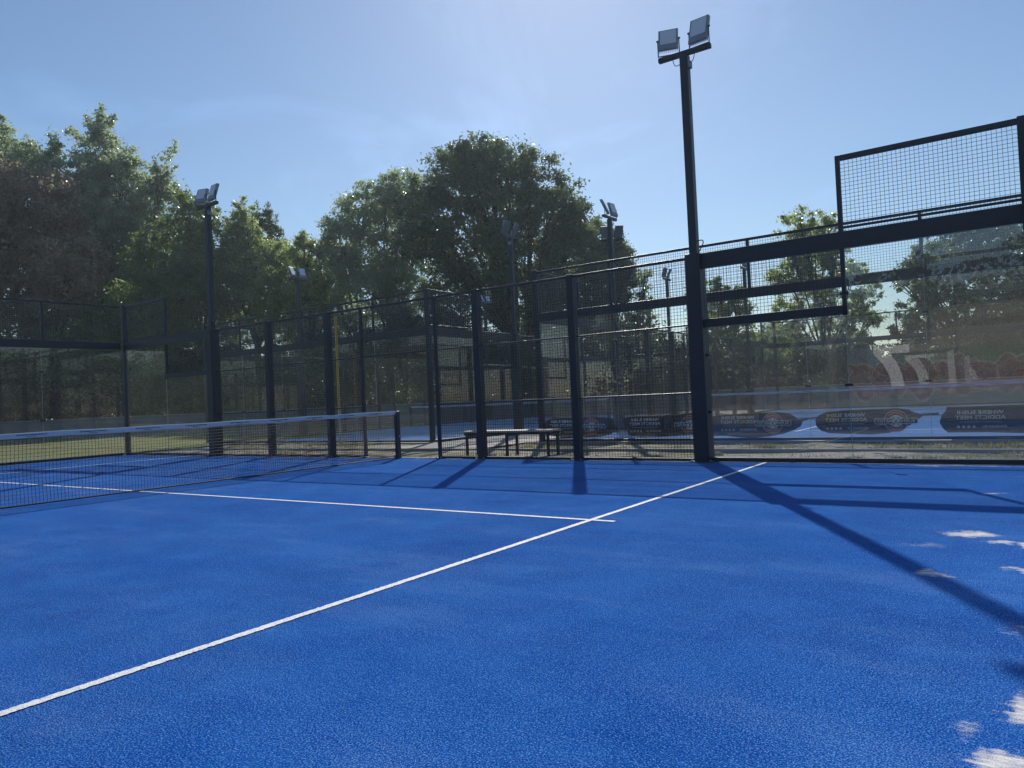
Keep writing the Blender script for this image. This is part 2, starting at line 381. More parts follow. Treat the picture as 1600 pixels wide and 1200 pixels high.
# the two courts beyond, turned a quarter
copy_tree(bwL, (-7.9, 14.3, 0), math.pi, 'glass back wall of the left court beyond the bench, no banners on it')
wB = copy_tree(bwL, (5.5, 14.3, 0), math.pi, 'glass back wall of the right court beyond the grass, behind the row of dark banners')
copy_tree(bwL, (-7.9, 34.3, 0), 0, 'farthest glass wall of the left court, in front of the big trees')
copy_tree(bwL, (5.5, 34.3, 0), 0, 'farthest glass wall of the right court, in front of the pale tree')
copy_tree(far_wall, (-12.9, 24.3, 0), RAD(90), 'left side wall of the left court beyond the net')
copy_tree(far_wall, (-2.9, 24.3, 0), RAD(-90), 'right side wall of the left court, receding behind the bench')
copy_tree(far_wall, (.5, 24.3, 0), RAD(90), 'left side wall of the right court, receding behind the banners')
copy_tree(far_wall, (10.5, 24.3, 0), RAD(-90), 'right side wall of the right court, beyond the right edge')

# ------------------------------------------------------------------ nets
def net(label, loc, rz):
    r = empty('padel_net', label, 'net', loc, rz, 'nets across the padel courts')
    L = 4.94
    def top(t): return .885+.02*(t/L)**2
    def sag(t, h): return .035*math.sin(math.pi*(1-h/.9))*(.6+.4*math.sin(t*1.3))
    m = MB(); nx = 235; nz = 19; rr = .0025
    for i in range(nx+1):
        t = -L+2*L*i/nx; pts = []
        for j in range(6):
            h = .02+(top(t)-.05)*j/5; pts.append((t+.006*math.sin(t*3+j), sag(t, h), h))
        for j in range(5): m.bar(pts[j], pts[j+1], rr, 3, caps=False)
    for j in range(nz+1):
        seg = []
        for i in range(41):
            t = -L+2*L*i/40; h = .02+(top(t)-.05)*j/nz; seg.append((t, sag(t, h), h))
        for i in range(40): m.bar(seg[i], seg[i+1], rr, 3, caps=False)
    m.build('net_mesh', NETCORD, r)
    seg = [(-L+2*L*i/40, 0, .022) for i in range(41)]; b = MB(); b.path(seg, .011, 6); b.build('bottom_cord', NETCORD, r)
    t_ = MB(); K = 40
    for i in range(K+1):
        t = -L+2*L*i/K; z = top(t)+.004*math.sin(t*5)
        for (dy, dz) in ((-.010, -.062), (-.012, -.005), (-.006, .002), (.006, .002), (.012, -.005), (.010, -.062)): t_.v.append((t, dy, z+dz))
    for i in range(K):
        for j in range(6): a = i*6+j; b2 = i*6+(j+1) % 6; t_.f.append((a, a+6, b2+6, b2))
    tp = t_.build('net_tape', TAPE, r)
    # faded dark print on the tape: rows of small worn strokes
    rnd = random.Random(3)
    for g in range(13):
        c = -4.4+g*.72; p = MB()
        def zig(x0, x1, zc, hh, nn):       # one continuous worn line of print
            up = [(x0+(x1-x0)*k/nn, zc+hh*rnd.uniform(.35, 1)) for k in range(nn+1)]; dn = [(x0+(x1-x0)*k/nn, zc-hh*rnd.uniform(.35, 1)) for k in range(nn+1)]
            return up[::-1]+dn
        p.prism(zig(c, c+.34, top(c)-.026, .0065, 34), -.0130, .0128); p.build('tape_print', DARKTXT, tp)
        MB().prism(zig(c+.11, c+.22, top(c)-.046, .004, 12), -.0125, .0125).build('tape_print', DARKTXT, tp)
    for s in (-1, 1):
        post(r, s*4.97, .90, .08, .08, name='net_post')
        MB().bar((s*4.97, -.05, .42), (s*4.97, .05, .42), .012, 8).build('winder', ALU, r)
    return r
n1 = net('low net with pale tape stretched across the nearest blue court at left', (0, 5, 0), RAD(90))
copy_tree(n1, (-7.9, 24.3, 0), 0, 'distant net in the left court beyond the bench')
copy_tree(n1, (5.5, 24.3, 0), 0, 'distant net in the right court beyond the banners')

# ------------------------------------------------------------------ light poles (local: bar along x, lamps face -y)
def floodlight(root, x, yaw, tilt, z):
    f = empty('floodlight', None, None); f.parent = root; f.location = (x, 0, z); f.rotation_euler = (0, 0, yaw)
    del_keys = []
    R_ = Matrix.Translation((0, -.02, .27)) @ Matrix.Rotation(tilt, 4, 'X')
    def part(name, mat, mb):
        mb.v = [tuple(R_ @ Vector(v)) for v in mb.v]; return mb.build(name, mat, root)
    return f
def light_pole(label, loc, rz, z0=3.02, h=6.0):
    r = empty('light_pole', label, 'light pole', loc, rz, 'floodlight poles of the padel courts')
    MB().cbox(-.06, .06, -.06, .06, z0-.02, h-.04, .008).build('pole', STEEL, r)
    MB().cbox(-.40, .40, -.035, .035, h-.04, h+.03, .005).build('cross_bar', STEEL, r)
    MB().cbox(.055, .095, -.05, .05, h-.24, h-.14, .006).build('junction_box', LAMPBODY, r)
    for s, yaw, tilt in ((-1, .30, -.42), (1, -.10, -.30)):
        c = s*.235
        T = Matrix.Translation((c, -.01, h+.27)) @ Matrix.Rotation(yaw, 4, 'Z') @ Matrix.Rotation(-tilt if False else tilt, 4, 'X')
        def tb(mb):
            mb.v = [tuple(T @ Vector(v)) for v in mb.v]; return mb
        body = tb(MB().cbox(-.145, .145, -.015, .022, -.20, .20, .008)).build('lamp_housing', LAMPBODY, r)
        tb(MB().cbox(-.118, .118, -.0215, -.0155, -.10, .175, .002)).build('lamp_glass', LIGHTGREY, body)
        tb(MB().cbox(-.118, .118, -.020, -.0155, -.185, -.115, .002)).build('driver_cover', LAMPBODY, body)
        fin = MB()
        for i in range(11): x = -.135+i*.027; fin.box(x-.003, x+.003, .022, .055, -.205, .212)
        tb(fin).build('cooling_fins', LAMPBODY, body)
        br = MB()
        for e in (-1, 1):
            top_ = T @ Vector((e*.155, .0, .0)); bot = T @ Vector((e*.155, 0, 0)); bot.z = h+.03
            br.bar(top_, bot, .009, 4); br.bar(T @ Vector((e*.135, 0, 0)), T @ Vector((e*.175, 0, 0)), .014, 8)
        a = T @ Vector((-.155, 0, 0)); b = T @ Vector((.155, 0, 0)); a.z = b.z = h+.037; br.bar(a, b, .009, 4)
        br.build('bracket', STEEL, r)
        pts = []
        for i in range(11):
            t = i/10; x0, x1 = s*.05, s*.17
            pts.append((x0+(x1-x0)*t+s*.03*math.sin(math.pi*t), -.04, h-.16+.15*t-.07*math.sin(math.pi*t)))
        MB().path(pts, .006, 5).build('cable', CLAMP, r)
    pts = [(.06+.10*math.sin(math.pi*i/10), -.05, z0+.18-.20*i/10+.08*math.sin(math.pi*i/10)) for i in range(11)]
    MB().path(pts, .008, 5).build('cable', CLAMP, r)
    return r
lp = light_pole('tallest floodlight pole in the picture, standing on the thick wall post right of centre', (6.0, 10.06, 0), 0)
copy_tree(lp, (-6.0, 10.06, 0), 0, 'floodlight pole at the left in front of the leafy trees')
copy_tree(lp, (-12.9, 18.3, 0), RAD(90), 'distant floodlight pole over the left court, low against dark trees')
copy_tree(lp, (-2.9, 18.3, 0), RAD(-90), 'floodlight pole in front of the middle of the big domed tree')
copy_tree(lp, (.5, 18.3, 0), RAD(90), 'floodlight pole at the right flank of the big domed tree')
copy_tree(lp, (-2.9, 30.3, 0), RAD(-90), 'small distant floodlight pole seen through mesh just left of the thick post')
copy_tree(lp, (.5, 30.3, 0), RAD(90), 'small distant floodlight pole seen under the deep beam, right of the thick post')
copy_tree(lp, (-12.9, 30.3, 0), RAD(90), 'most distant floodlight pole at the left court')
copy_tree(lp, (-1.75, 22.9, .45), RAD(205), 'floodlight pole seen from behind, rising past the right flank of the domed tree')

# ------------------------------------------------------------------ banners
def text_mesh(txt, size, mat, parent, cx, cz, y0, y1, name='lettering', width=None):
    """text reads right from +y, so it is mirrored from the camera side"""
    c = bpy.data.curves.new('t', 'FONT'); c.body = txt; c.size = size; c.align_x = 'CENTER'; c.align_y = 'CENTER'; c.extrude = .5; c.resolution_u = 3; c.offset = size*.012
    o = bpy.data.objects.new('t', c); COL.objects.link(o)
    dg = bpy.context.evaluated_depsgraph_get(); me = bpy.data.meshes.new_from_object(o.evaluated_get(dg)); bpy.data.objects.remove(o)
    xs = [v.co.x for v in me.vertices]; wd = max(xs)-min(xs); sc = (width/wd) if width else 1
    for v in me.vertices:
        x, z, e = v.co.x, v.co.y, v.co.z
        v.co = Vector((cx-x*sc, y1 if e > 0 else y0, cz+z))
    me.name = name; me.materials.clear(); me.materials.append(mat)
    ob = bpy.data.objects.new(name, me); COL.objects.link(ob); ob.parent = parent
    return ob
def ring(r0, r1, cx, cz, y0, y1, k=40, a0=0, a1=2*math.pi):
    m = MB(); full = a1-a0 > 6.28
    for i in range(k+1):
        t = a0+(a1-a0)*i/k; c, s = math.cos(t), math.sin(t)
        m.v += [(cx+r0*c, y0, cz+r0*s), (cx+r1*c, y0, cz+r1*s), (cx+r1*c, y1, cz+r1*s), (cx+r0*c, y1, cz+r0*s)]
    for i in range(k):
        for j in range(4): a = i*4+j; b = i*4+(j+1) % 4; m.f.append((a, a+4, b+4, b))
    return m
def disc(r, cx, cz, y0, y1, k=32): return MB().prism([(cx+r*math.cos(2*math.pi*i/k), cz+r*math.sin(2*math.pi*i/k)) for i in range(k)], y0, y1)
def banner(label, x0, outline, tx, lx, tint=None):
    """hangs on the inner face of the right court's back glass; outline = (x, z) metres from the pane's left edge"""
    r = empty('banner', label, 'banner', (x0, 14.3+.035, 0), 0, 'sponsor banners on the glass')
    MB().prism(outline, 0, .004).build('banner_film', tint or B_DARK, r)
    Y0, Y1 = -.002, .006
    text_mesh('WHERE SUSHI', .085, B_TXT, r, tx, .455, Y0, Y1, width=.66)
    text_mesh('ADDICTS MEET', .085, B_TXT, r, tx, .370, Y0, Y1, width=.72)
    MB().box(tx-.30, tx+.30, Y0, Y1, .296, .300).build('rule', B_TXT, r)
    text_mesh('S\u00cdGUENOS EN', .048, B_TXT, r, tx+.20, .215, Y0, Y1, width=.34)
    for k in range(4):
        d = disc(.022, tx-.32+k*.075, .215, Y0, Y1, 16).build('social_icon', B_TXT, r)
        disc(.009, tx-.32+k*.075, .215, Y0-.001, Y1+.001, 10).build('icon_glyph', B_DARK, d)
    cz = .335
    lg = ring(.182, .198, lx, cz, Y0, Y1).build('logo', B_ORG, r)
    ring(.115, .180, lx, cz, Y0+.0005, Y1-.0005).build('logo_band', m_band, lg)
    ring(.098, .114, lx, cz, Y0, Y1).build('logo_ring', B_ORG, lg)
    disc(.098, lx, cz, Y0, Y1).build('logo_disc', B_BLUE, lg)
    # name plate across the emblem with a notch
    w_, h_ = .33, .052
    plate = [(lx-w_, cz-h_), (lx+w_, cz-h_), (lx+w_+.02, cz-h_+.02), (lx+w_+.02, cz+h_-.02), (lx+w_, cz+h_), (lx-w_, cz+h_), (lx-w_-.02, cz+h_-.02), (lx-w_-.02, cz-h_+.02)]
    MB().prism(plate, Y0-.002, Y1+.002).build('name_plate', B_BLUE, lg)
    MB().prism([(lx+(x-lx)*.965, cz+(z-cz)*.80) for x, z in plate], Y0-.004, Y1+.004).build('plate_field', B_DARK, lg)
    text_mesh('SUSHI', .085, B_BLUE, lg, lx+.185, cz, Y0-.006, Y1+.006, width=.235)
    text_mesh('ARTIST', .085, B_BLUE, lg, lx-.185, cz, Y0-.006, Y1+.006, width=.245)
    disc(.060, lx, cz, Y0-.005, Y1+.005).build('cross_field', B_BLUE, lg)
    cr = MB()
    for s in (-1, 1):
        cr.v += []
        a = Vector((lx-s*.05, 0, cz-.075)); b = Vector((lx+s*.05, 0, cz+.075)); dx = Vector((.007, 0, 0))
        cr.prism([((a-dx).x, a.z), ((a+dx).x, a.z), ((b+dx).x, b.z), ((b-dx).x, b.z)], Y0-.0065-.0004*s, Y1+.0065+.0004*s)
    cr.build('chopsticks', B_DARK, lg)
    # worn small print round the band
    pr = MB()
    for a0 in [math.pi*.22+i*.105 for i in range(17)] + [math.pi*1.24+i*.105 for i in range(16)]:
        x, z = lx+.148*math.cos(a0), cz+.148*math.sin(a0); pr.box(x-.008, x+.008, Y0-.001, Y1+.001, z-.012, z+.012)
    pr.build('band_print', B_ORG, lg)
    return r
m_band = m_sign('banner_brown_band', (.10, .055, .045))
O1 = [(.04,.10),(.02,.30),(.05,.49),(.30,.52),(.60,.535),(1.0,.55),(1.45,.545),(1.62,.52),(1.72,.46),(1.78,.40),(1.98,.43),(2.14,.44),(2.14,.41),(1.98,.395),(1.86,.36),(1.82,.27),(1.70,.20),(1.50,.13),(1.22,.08),(.90,.055),(.62,.07),(.35,.10)]
O2 = [(.32,.13),(.18,.18),(.10,.27),(.09,.38),(.14,.46),(.30,.53),(.60,.55),(1.10,.56),(1.50,.56),(1.66,.53),(1.75,.48),(1.83,.455),(2.12,.47),(2.12,.43),(1.88,.42),(1.70,.28),(1.52,.17),(1.30,.12),(1.05,.10),(.80,.11),(.55,.12)]
O3 = [(.24,.12),(.17,.19),(.12,.30),(.16,.42),(.22,.49),(.24,.56),(.60,.56),(1.20,.57),(1.60,.57),(1.90,.55),(1.96,.40),(1.92,.20),(1.80,.12),(1.3,.10),(.8,.12)]
O4 = [(.02,.22),(-.01,.36),(.12,.50),(.40,.55),(.90,.555),(1.40,.55),(1.80,.52),(1.90,.47),(1.88,.25),(1.80,.16),(1.50,.10),(1.00,.08),(.50,.10),(.20,.14)]
O5 = [(.22,.12),(.14,.25),(.08,.40),(.10,.50),(.35,.55),(.80,.56),(1.40,.56),(1.90,.57),(2.02,.50),(2.02,.14),(1.5,.11),(.9,.09),(.5,.10)]
B_BROWN = m_sign('banner_brown_film', (.050, .040, .038))
banner('leftmost dark banner on the glass, behind the right end of the bench', .5, O4, .55, 1.30, B_BROWN)
banner('dark banner seen through the wire mesh, directly left of the thick post', 2.5, O5, .60, 1.62, B_BROWN)
banner('dark banner directly right of the thick post with a thin tail at its right end', 4.5, O1, .62, 1.30)
banner('dark banner with rounded left end, second to the right of the thick post', 6.5, O2, .62, 1.45, B_BROWN)
banner('blackest banner with straight left end at the right edge', 8.5, O3, .72, 1.72)

# ------------------------------------------------------------------ bench
def bench():
    r = empty('bench', 'long low bench with pale top and dark legs behind the wire mesh', 'bench', (1.95, 10.95, 0), RAD(1.5))
    for k in range(3): MB().cbox(-.98, .98, -.19+k*.135, -.07+k*.135, .425, .455, .004).build('seat_plank', WOOD, r)
    fr = MB()
    for y in (-.17, .17): fr.cbox(-.95, .95, y-.018, y+.018, .375, .424, .003)
    fr.build('frame', STEEL, r)
    for x in (-.90, .02, .90):
        for y in (-.17, .17): MB().cbox(x-.022, x+.022, y-.022, y+.022, -.02, .374, .003).build('leg', STEEL, r)
    for x in (-.90, .02, .90): MB().cbox(x-.016, x+.016, -.147, .147, .35, .374, .003).build('cross_bar', STEEL, r)
    return r
bench()

# ------------------------------------------------------------------ far boundary wall, posts
def wall_run(label, pts, z1, th=.2):
    r = empty('boundary_wall', label, 'wall', (*pts[0], 0))
    o = Vector((*pts[0], 0))
    for i in range(len(pts)-1):
        a, b = Vector((*pts[i], 0)), Vector((*pts[i+1], 0)); d = (b-a); L = d.length; d.normalize(); nrm = Vector((-d.y, d.x, 0))
        for nm, t, za, zb, mt in (('wall_section', th, -.3, z1, WALLM), ('coping', th+.07, z1, z1+.05, CONC)):
            m = MB().box(0, L, -t/2, t/2, za, zb); R_ = Matrix((( *(d.x, nrm.x, 0), a.x-o.x), (d.y, nrm.y, 0, a.y-o.y), (0, 0, 1, 0), (0, 0, 0, 1)))
            m.v = [tuple(R_ @ Vector(v)) for v in m.v]; m.build(nm, mt, r)
    return r
wall_run('low grey boundary wall with pale coping running below the trees', [(-64, 12), (-14.6, 30.3), (-14.2, 36.4), (26, 36.4)], 1.0)
def thin_post(label, x, y, h, mat=YELLOW, rr=.055):
    r = empty('post', label, 'post', (x, y, 0), 0, 'tall thin posts beyond the courts')
    MB().bar((0, 0, .95), (0, 0, h), rr, 12).build('upper_shaft', mat, r, smooth=False)
    MB().bar((0, 0, -.1), (0, 0, .95), rr*1.01, 12).build('lower_shaft', WHITEP, r)
    MB().bar((0, 0, h), (0, 0, h+.03), rr*1.15, 12).build('cap', STEEL, r)
thin_post('bright yellow post standing left of the net end', *at(532, 693, 20.9).xy, 3.6, rr=.034)
thin_post('dull yellow post between the two thick posts, left of the tall light pole', *at(950, 640, 44).xy, 4.2, m_paint('dull_yellow', (.30, .22, .07), .6), rr=.07)
thin_post('faint ochre post right behind the wire mesh near the thick post', *at(1040, 640, 43).xy, 4.2, m_paint('ochre', (.32, .20, .09), .6), rr=.06)
thin_post('pale ochre post seen through the glass right of the thick post', *at(1186, 640, 43).xy, 4.0, m_paint('pale_ochre', (.30, .27, .12), .6), rr=.07)

# ------------------------------------------------------------------ painted wall behind the camera (mirrored in the glass)
def mural():
    r = empty('mural_wall', 'painted concrete wall mirrored in the glass at right, with red lettering shapes and a white 7', 'wall', (0, -10, 0))
    top = [(3.6, 2.9), (5.0, 3.1), (6.6, 3.7), (9, 4.3), (12, 4.3), (16, 4.0), (22, 3.9)]
    MB().prism([(3.6, -.3)]+[(22, -.3)]+top[::-1], -.25, 0).build('wall_body', m_paint('mural_grey_green', (.12, .14, .125), .85, .3, 1.5), r)
    tan = m_paint('mural_tan', (.19, .165, .125), .85, .2, 2); red = m_paint('mural_red', (.125, .048, .055), .8, .35, 3); wht = m_paint('mural_white', (.93, .94, .92), .8, .03)
    blu = m_paint('mural_slate', (.10, .14, .22), .8, .3, 3); grn = m_paint('mural_green', (.10, .14, .09), .8, .3, 3); greyp = m_paint('mural_outline', (.30, .28, .28), .8, .2, 3); dk = m_paint('mural_dark', (.07, .05, .06), .8, .3, 3)
    def smooth(pts, n=6):
        out = []; k = len(pts)
        for i in range(k):
            p0, p1, p2, p3 = [Vector(pts[(i+j-1) % k]) for j in range(4)]
            for t in range(n):
                u = t/n; q = .5*((2*p1)+(p2-p0)*u+(2*p0-5*p1+4*p2-p3)*u*u+(3*p1-p0-3*p2+p3)*u**3); out.append((q.x, q.y))
        return out
    MB().prism([(4.8, 1.9), (21.5, 1.9), (21.5, 3.7), (12, 4.0), (9, 4.0), (6.8, 3.4), (5.4, 2.9)], 0, .003).build('painted_hill', tan, r)
    MB().prism([(3.9, 2.0), (5.2, 2.5), (5.9, 2.2), (5.4, 1.7), (3.9, 1.6)], .0, .005).build('painted_slate_shape', blu, r)
    MB().prism(smooth([(4, .9), (4, 1.8), (7, 2.1), (10, 2.3), (14, 2.1), (21, 2.2), (21, .9)], 4), 0, .004).build('painted_meadow', grn, r)
    rnd = random.Random(5); x = 3.9; j = 0
    while x < 20:
        w_ = rnd.uniform(.5, .9); h = rnd.uniform(.35, .7)
        pts = [(x+w_/2+math.cos(a)*w_*.62*rnd.uniform(.8, 1.15), 1.15+math.sin(a)*h*rnd.uniform(.8, 1.2)) for a in [i*math.pi/4 for i in range(8)]]
        sp = smooth(pts); cxx = sum(p[0] for p in sp)/len(sp); czz = sum(p[1] for p in sp)/len(sp)
        MB().prism([(cxx+(p[0]-cxx)*1.10, czz+(p[1]-czz)*1.12) for p in sp], .004+.0006*j, .006+.0006*j).build('letter_outline', greyp, r)
        MB().prism(sp, .007+.0006*j, .009+.0006*j).build('letter_shape', red, r)
        MB().prism([(cxx+(p[0]-cxx)*.3, czz+(p[1]-czz)*.35) for p in sp], .010+.0006*j, .0115+.0006*j).build('letter_hole', dk, r)
        x += w_*.92; j += 1
    # numerals, painted large; their right way round is read from the courts
    Y = .034
    s = 1.0
    seven = [(6.42, 2.40), (6.42, 2.12), (5.66, 2.12)] + [(5.66-.0-.30*(1-math.cos(t*1.5))-(-.02)*t, 2.12-1.25*t) for t in (.2, .4, .6, .8, 1.0)]
    # a 7 seen from the court side: bar on top, stem leaning
    sev = [(5.22, 2.42), (6.42, 2.42), (6.42, 2.08), (5.78, 2.08), (6.00, 1.72), (6.14, 1.32), (6.20, .87), (5.78, .87), (5.72, 1.28), (5.54, 1.70), (5.22, 2.10)]
    MB().prism(sev, Y, Y+.004).build('painted_number', wht, r)
    MB().prism([(7.60, 2.02), (7.80, 2.10), (7.84, .90), (7.60, .90)], Y, Y+.004).build('painted_number', m_paint('mural_worn_white', (.55, .55, .54), .8, .15, 5), r)
mural()

# ------------------------------------------------------------------ trees
def leaves_mesh(cent, rad, per, size, seed, flat=.75):
    g = np.random.default_rng(seed)
    nC = len(cent); n = nC*per
    c = np.repeat(cent, per, 0); rr = np.repeat(rad, per)[:, None]
    d = g.normal(size=(n, 3)); d /= np.linalg.norm(d, axis=1)[:, None]
    p = c + d*rr*(.15+.95*g.random((n, 1))**.8)*np.array([1, 1, flat])*(1+.35*g.normal(size=(n, 1)))
    a = g.normal(size=(n, 3)) + d*.5; a[:, 2] -= .25; a /= np.linalg.norm(a, axis=1)[:, None]
    t = g.normal(size=(n, 3)); b = np.cross(a, t); b /= np.linalg.norm(b, axis=1)[:, None]
    nn = np.cross(a, b)
    L = size*(.6+.8*g.random((n, 1))); W = L*(.42+.2*g.random((n, 1)))
    v = np.empty((n, 4, 3)); v[:, 0] = p-a*L*.5; v[:, 1] = p+b*W*.5-nn*L*.08; v[:, 2] = p+a*L*.5; v[:, 3] = p-b*W*.5-nn*L*.08
    return v.reshape(-1, 3), n
def quads(name, V, n, mat, parent):
    me = bpy.data.meshes.new(name); me.vertices.add(n*4); me.loops.add(n*4); me.polygons.add(n)
    me.vertices.foreach_set('co', V.astype(np.float32).ravel()); me.loops.foreach_set('vertex_index', np.arange(n*4, dtype=np.int32))
    me.polygons.foreach_set('loop_start', np.arange(0, n*4, 4, dtype=np.int32)); me.polygons.foreach_set('loop_total', np.full(n, 4, dtype=np.int32))
    me.materials.append(mat); me.update(calc_edges=True); me.validate()
    o = bpy.data.objects.new(name, me); COL.objects.link(o); o.parent = parent; return o
TREES = {}
def tree(name, label, depth, lobes, mat, seed, leaf=.15, per=70, dens=1.0, trunks=((0, 0),), cr=.50, group='trees beyond the far wall', spikes=(), tr=.26, cat='tree', shell=.35):
    g = np.random.default_rng(seed); R_ = random.Random(seed)
    L3 = []
    for i, lb in enumerate(lobes):
        px, py, rp = lb[:3]; ry = lb[3] if len(lb) > 3 else rp
        d = depth+g.uniform(-1, 1)*rp*depth/1158*.7
        P = at(px, py, d); L3.append((np.array(P), rp*depth/1158, ry*depth/1158))
    cen = np.mean([l[0] for l in L3], 0); base = Vector((cen[0], cen[1], 0))
    r = empty(name, label, cat, base, 0, group)
    cs = []; rs = []; sp_c = []; sp_r = []
    for P, rh, rv in L3:
        k = max(4, int(dens*6.8*(rh*rv)/(cr*cr)*.62))
        d = g.normal(size=(k, 3)); d /= np.linalg.norm(d, axis=1)[:, None]
        f = (shell+(1.02-shell)*g.random((k, 1))); s = f*np.array([rh, rh, rv])
        cs.append(P + d*s); rs.append(cr*g.uniform(.55, 1.25, k)*min(1.2, .45+rh/3.5))
    for (px, py, px2, py2, n_, w_) in spikes:      # twiggy sprays that stick out of the crown
        A, B = np.array(at(px, py, depth)), np.array(at(px2, py2, depth))
        q_ = n_*3; t = g.random((q_, 1)); sp_c.append(A+(B-A)*t+g.normal(size=(q_, 3))*w_*(1.4-t)*.9-np.array(base)); sp_r.append(np.full(q_, .22))
    cs = np.concatenate(cs)-np.array(base); rs = np.concatenate(rs)
    keep = cs[:, 2] > .15; cs = cs[keep]; rs = rs[keep]
    V, n = leaves_mesh(cs, rs, int(per*1.3), leaf*1.2, seed+1)
    if sp_c:
        V2, n2 = leaves_mesh(np.concatenate(sp_c), np.concatenate(sp_r), 9, leaf*1.0, seed+2); V = np.concatenate([V, V2]); n += n2
    quads('crown', V, n, mat, r)
    m = MB(); tips = []
    for (ox, oy) in trunks:
        p = Vector((ox, oy, -.1)); fork = Vector((ox*.9, oy*.9, max(1.5, min(l[0][2]-l[2]*.6 for l in L3)*.8)))
        m.bar(p, fork, tr*1.25, 9, tr*.9); tips.append(fork)
    for P, rh, rv in L3:
        T = Vector(P-np.array(base)); f = min(tips, key=lambda q: (q-T).length)
        mid = f.lerp(T, .5)+Vector((R_.uniform(-.4, .4), R_.uniform(-.4, .4), R_.uniform(0, .5)))*min(1, rh/2)
        k_ = min(1., .4+rh/4); m.bar(f, mid, tr*.55*k_, 7, tr*.36*k_); m.bar(mid, T, tr*.36*k_, 6, tr*.16)
        idx = np.argsort(np.linalg.norm(cs-np.array(T), axis=1))[:max(6, int(14*k_))]
        for i in idx:
            e = Vector(cs[i]); s0 = mid.lerp(T, R_.random()); mm = s0.lerp(e, .5)+Vector((0, 0, .15)); m.bar(s0, mm, .045, 4, .03, False); m.bar(mm, e, .03, 4, .012, False)
    m.build('trunk', BARK, r)
    return r
beech = tree('copper_beech', 'copper brown leafed tree at the left edge', 53, [(10,350,85),(70,320,62),(45,430,90),(100,430,62),(30,520,85),(105,510,50),(-60,420,110),(-50,300,80),(60,590,60),(-20,600,80),(125,400,38),(120,455,36),(110,370,40)], LF_BEECH, 21, .22, 70, 1.15, cr=.75)
tree('grey_green_tree', 'grey green tree rising behind the copper leafed tree', 58, [(15,260,55),(60,270,42),(90,285,36),(-40,240,70),(85,235,14,18),(5,215,22,26),(50,240,20),(115,330,40)], LF_GREY, 22, .20, 60, 1.0, cr=.6, spikes=((88,260,82,205,20,.35),(5,230,2,180,20,.4),(30,250,45,215,14,.3)))
tree('tall_poplar', 'tallest tree at left with a ragged pointed top', 60, [(158,205,22,26),(150,245,40),(185,255,34),(140,285,45),(195,300,60),(245,330,45),(250,290,28),(160,350,75),(225,390,75),(150,440,75),(240,460,70),(190,500,80)], LF_GREY, 23, .20, 62, 1.05, cr=.6, spikes=((155,220,158,165,26,.30),(150,225,135,180,18,.25),(140,225,104,203,22,.32),(165,200,180,180,12,.22),(240,275,278,222,26,.34),(245,290,276,260,18,.3),(255,300,280,300,14,.3)))
tree('leafy_tree', 'yellowish green bushy tree left of the left light pole', 52, [(235,430,42),(270,460,50),(220,480,45),(255,520,60),(180,520,55),(300,430,36),(190,560,60),(130,560,60),(225,395,30)], LF_MID, 24, .17, 65, 1.05, cr=.55)
tree('leafy_tree', 'green tree behind the left light pole', 56, [(295,330,26),(320,345,30),(290,380,50),(330,400,48),(300,440,60),(350,450,50),(320,510,65),(285,310,14,18)], LF_MID, 25, .18, 65, 1.05, cr=.6, spikes=((300,330,292,295,12,.3),(322,340,330,300,12,.3)))
tree('leafy_tree', 'light green tree directly right of the left light pole', 57, [(370,370,30),(385,350,24,32),(360,420,45),(400,410,46),(430,400,36),(380,480,60),(450,430,40),(430,480,55),(370,340,12,24)], LF_LIGHT, 26, .18, 60, 1.0, cr=.55, spikes=((382,350,378,308,14,.3),(365,365,352,340,10,.28)))
tree('conifer', 'small dark pointed tree top between two lighter trees', 62, [(402,350,13,26),(418,350,12,26),(430,375,16,24),(410,390,26),(440,400,20)], LF_DARK, 27, .15, 60, 1.3, cr=.4, spikes=((402,345,402,314,10,.2),(418,345,419,318,10,.2),(430,360,431,335,8,.2)))
tree('leafy_tree', 'low yellow green tree in the dip left of the big dome', 54, [(470,400,30),(455,430,38),(495,420,32),(480,460,45),(475,385,14,20),(500,390,18),(470,510,55),(520,480,45)], LF_LIGHT, 28, .17, 62, 1.0, cr=.5, spikes=((475,390,472,362,10,.26),(500,395,508,362,8,.24)))
tree('maple_tree', 'broad lighter green tree forming the left shoulder of the dome', 54, [(530,370,38),(560,325,42),(600,312,42),(635,305,42),(515,400,28),(545,420,46),(600,380,60),(650,380,50),(580,450,60),(640,460,58),(520,450,40),(610,510,50),(545,500,40)], LF_GREY, 29, .18, 66, 1.0, cr=.58, spikes=((560,310,565,282,10,.28),(600,290,598,274,8,.28),(620,290,612,270,8,.28),(525,360,520,330,8,.26)), trunks=((-1.5,0),(1.2,.4)))
tree('dome_tree', 'biggest round crowned tree in the middle', 50, [(740,258,44),(712,252,34),(790,262,46),(830,262,36),(760,240,30),(700,300,58),(655,315,44),(870,300,36),(905,335,30),(760,320,70),(825,320,52),(870,335,42),(890,350,34),(680,375,56),(750,400,70),(820,400,66),(885,400,54),(905,370,30),(700,450,52),(780,470,60),(850,470,56),(900,450,44)], LF_DARK, 30, .18, 74, 1.1, cr=.62, trunks=((0, 0), (.9, .3)), tr=.34)
tree('round_tree', 'dark round tree at the right foot of the big dome', 53, [(925,368,28),(950,388,32),(930,420,42),(965,410,28),(975,440,24),(945,470,40),(900,500,45),(985,425,12)], LF_DARK, 31, .18, 72, 1.5, cr=.5)
tree('willow', 'slender silvery willow seen through the mesh left of the thick post', 48, [(1005,430,16,24),(1012,480,22,36),(995,510,20,30),(1015,540,22,34),(1000,590,22,30)], LF_GREY, 32, .16, 46, .8, cr=.42)
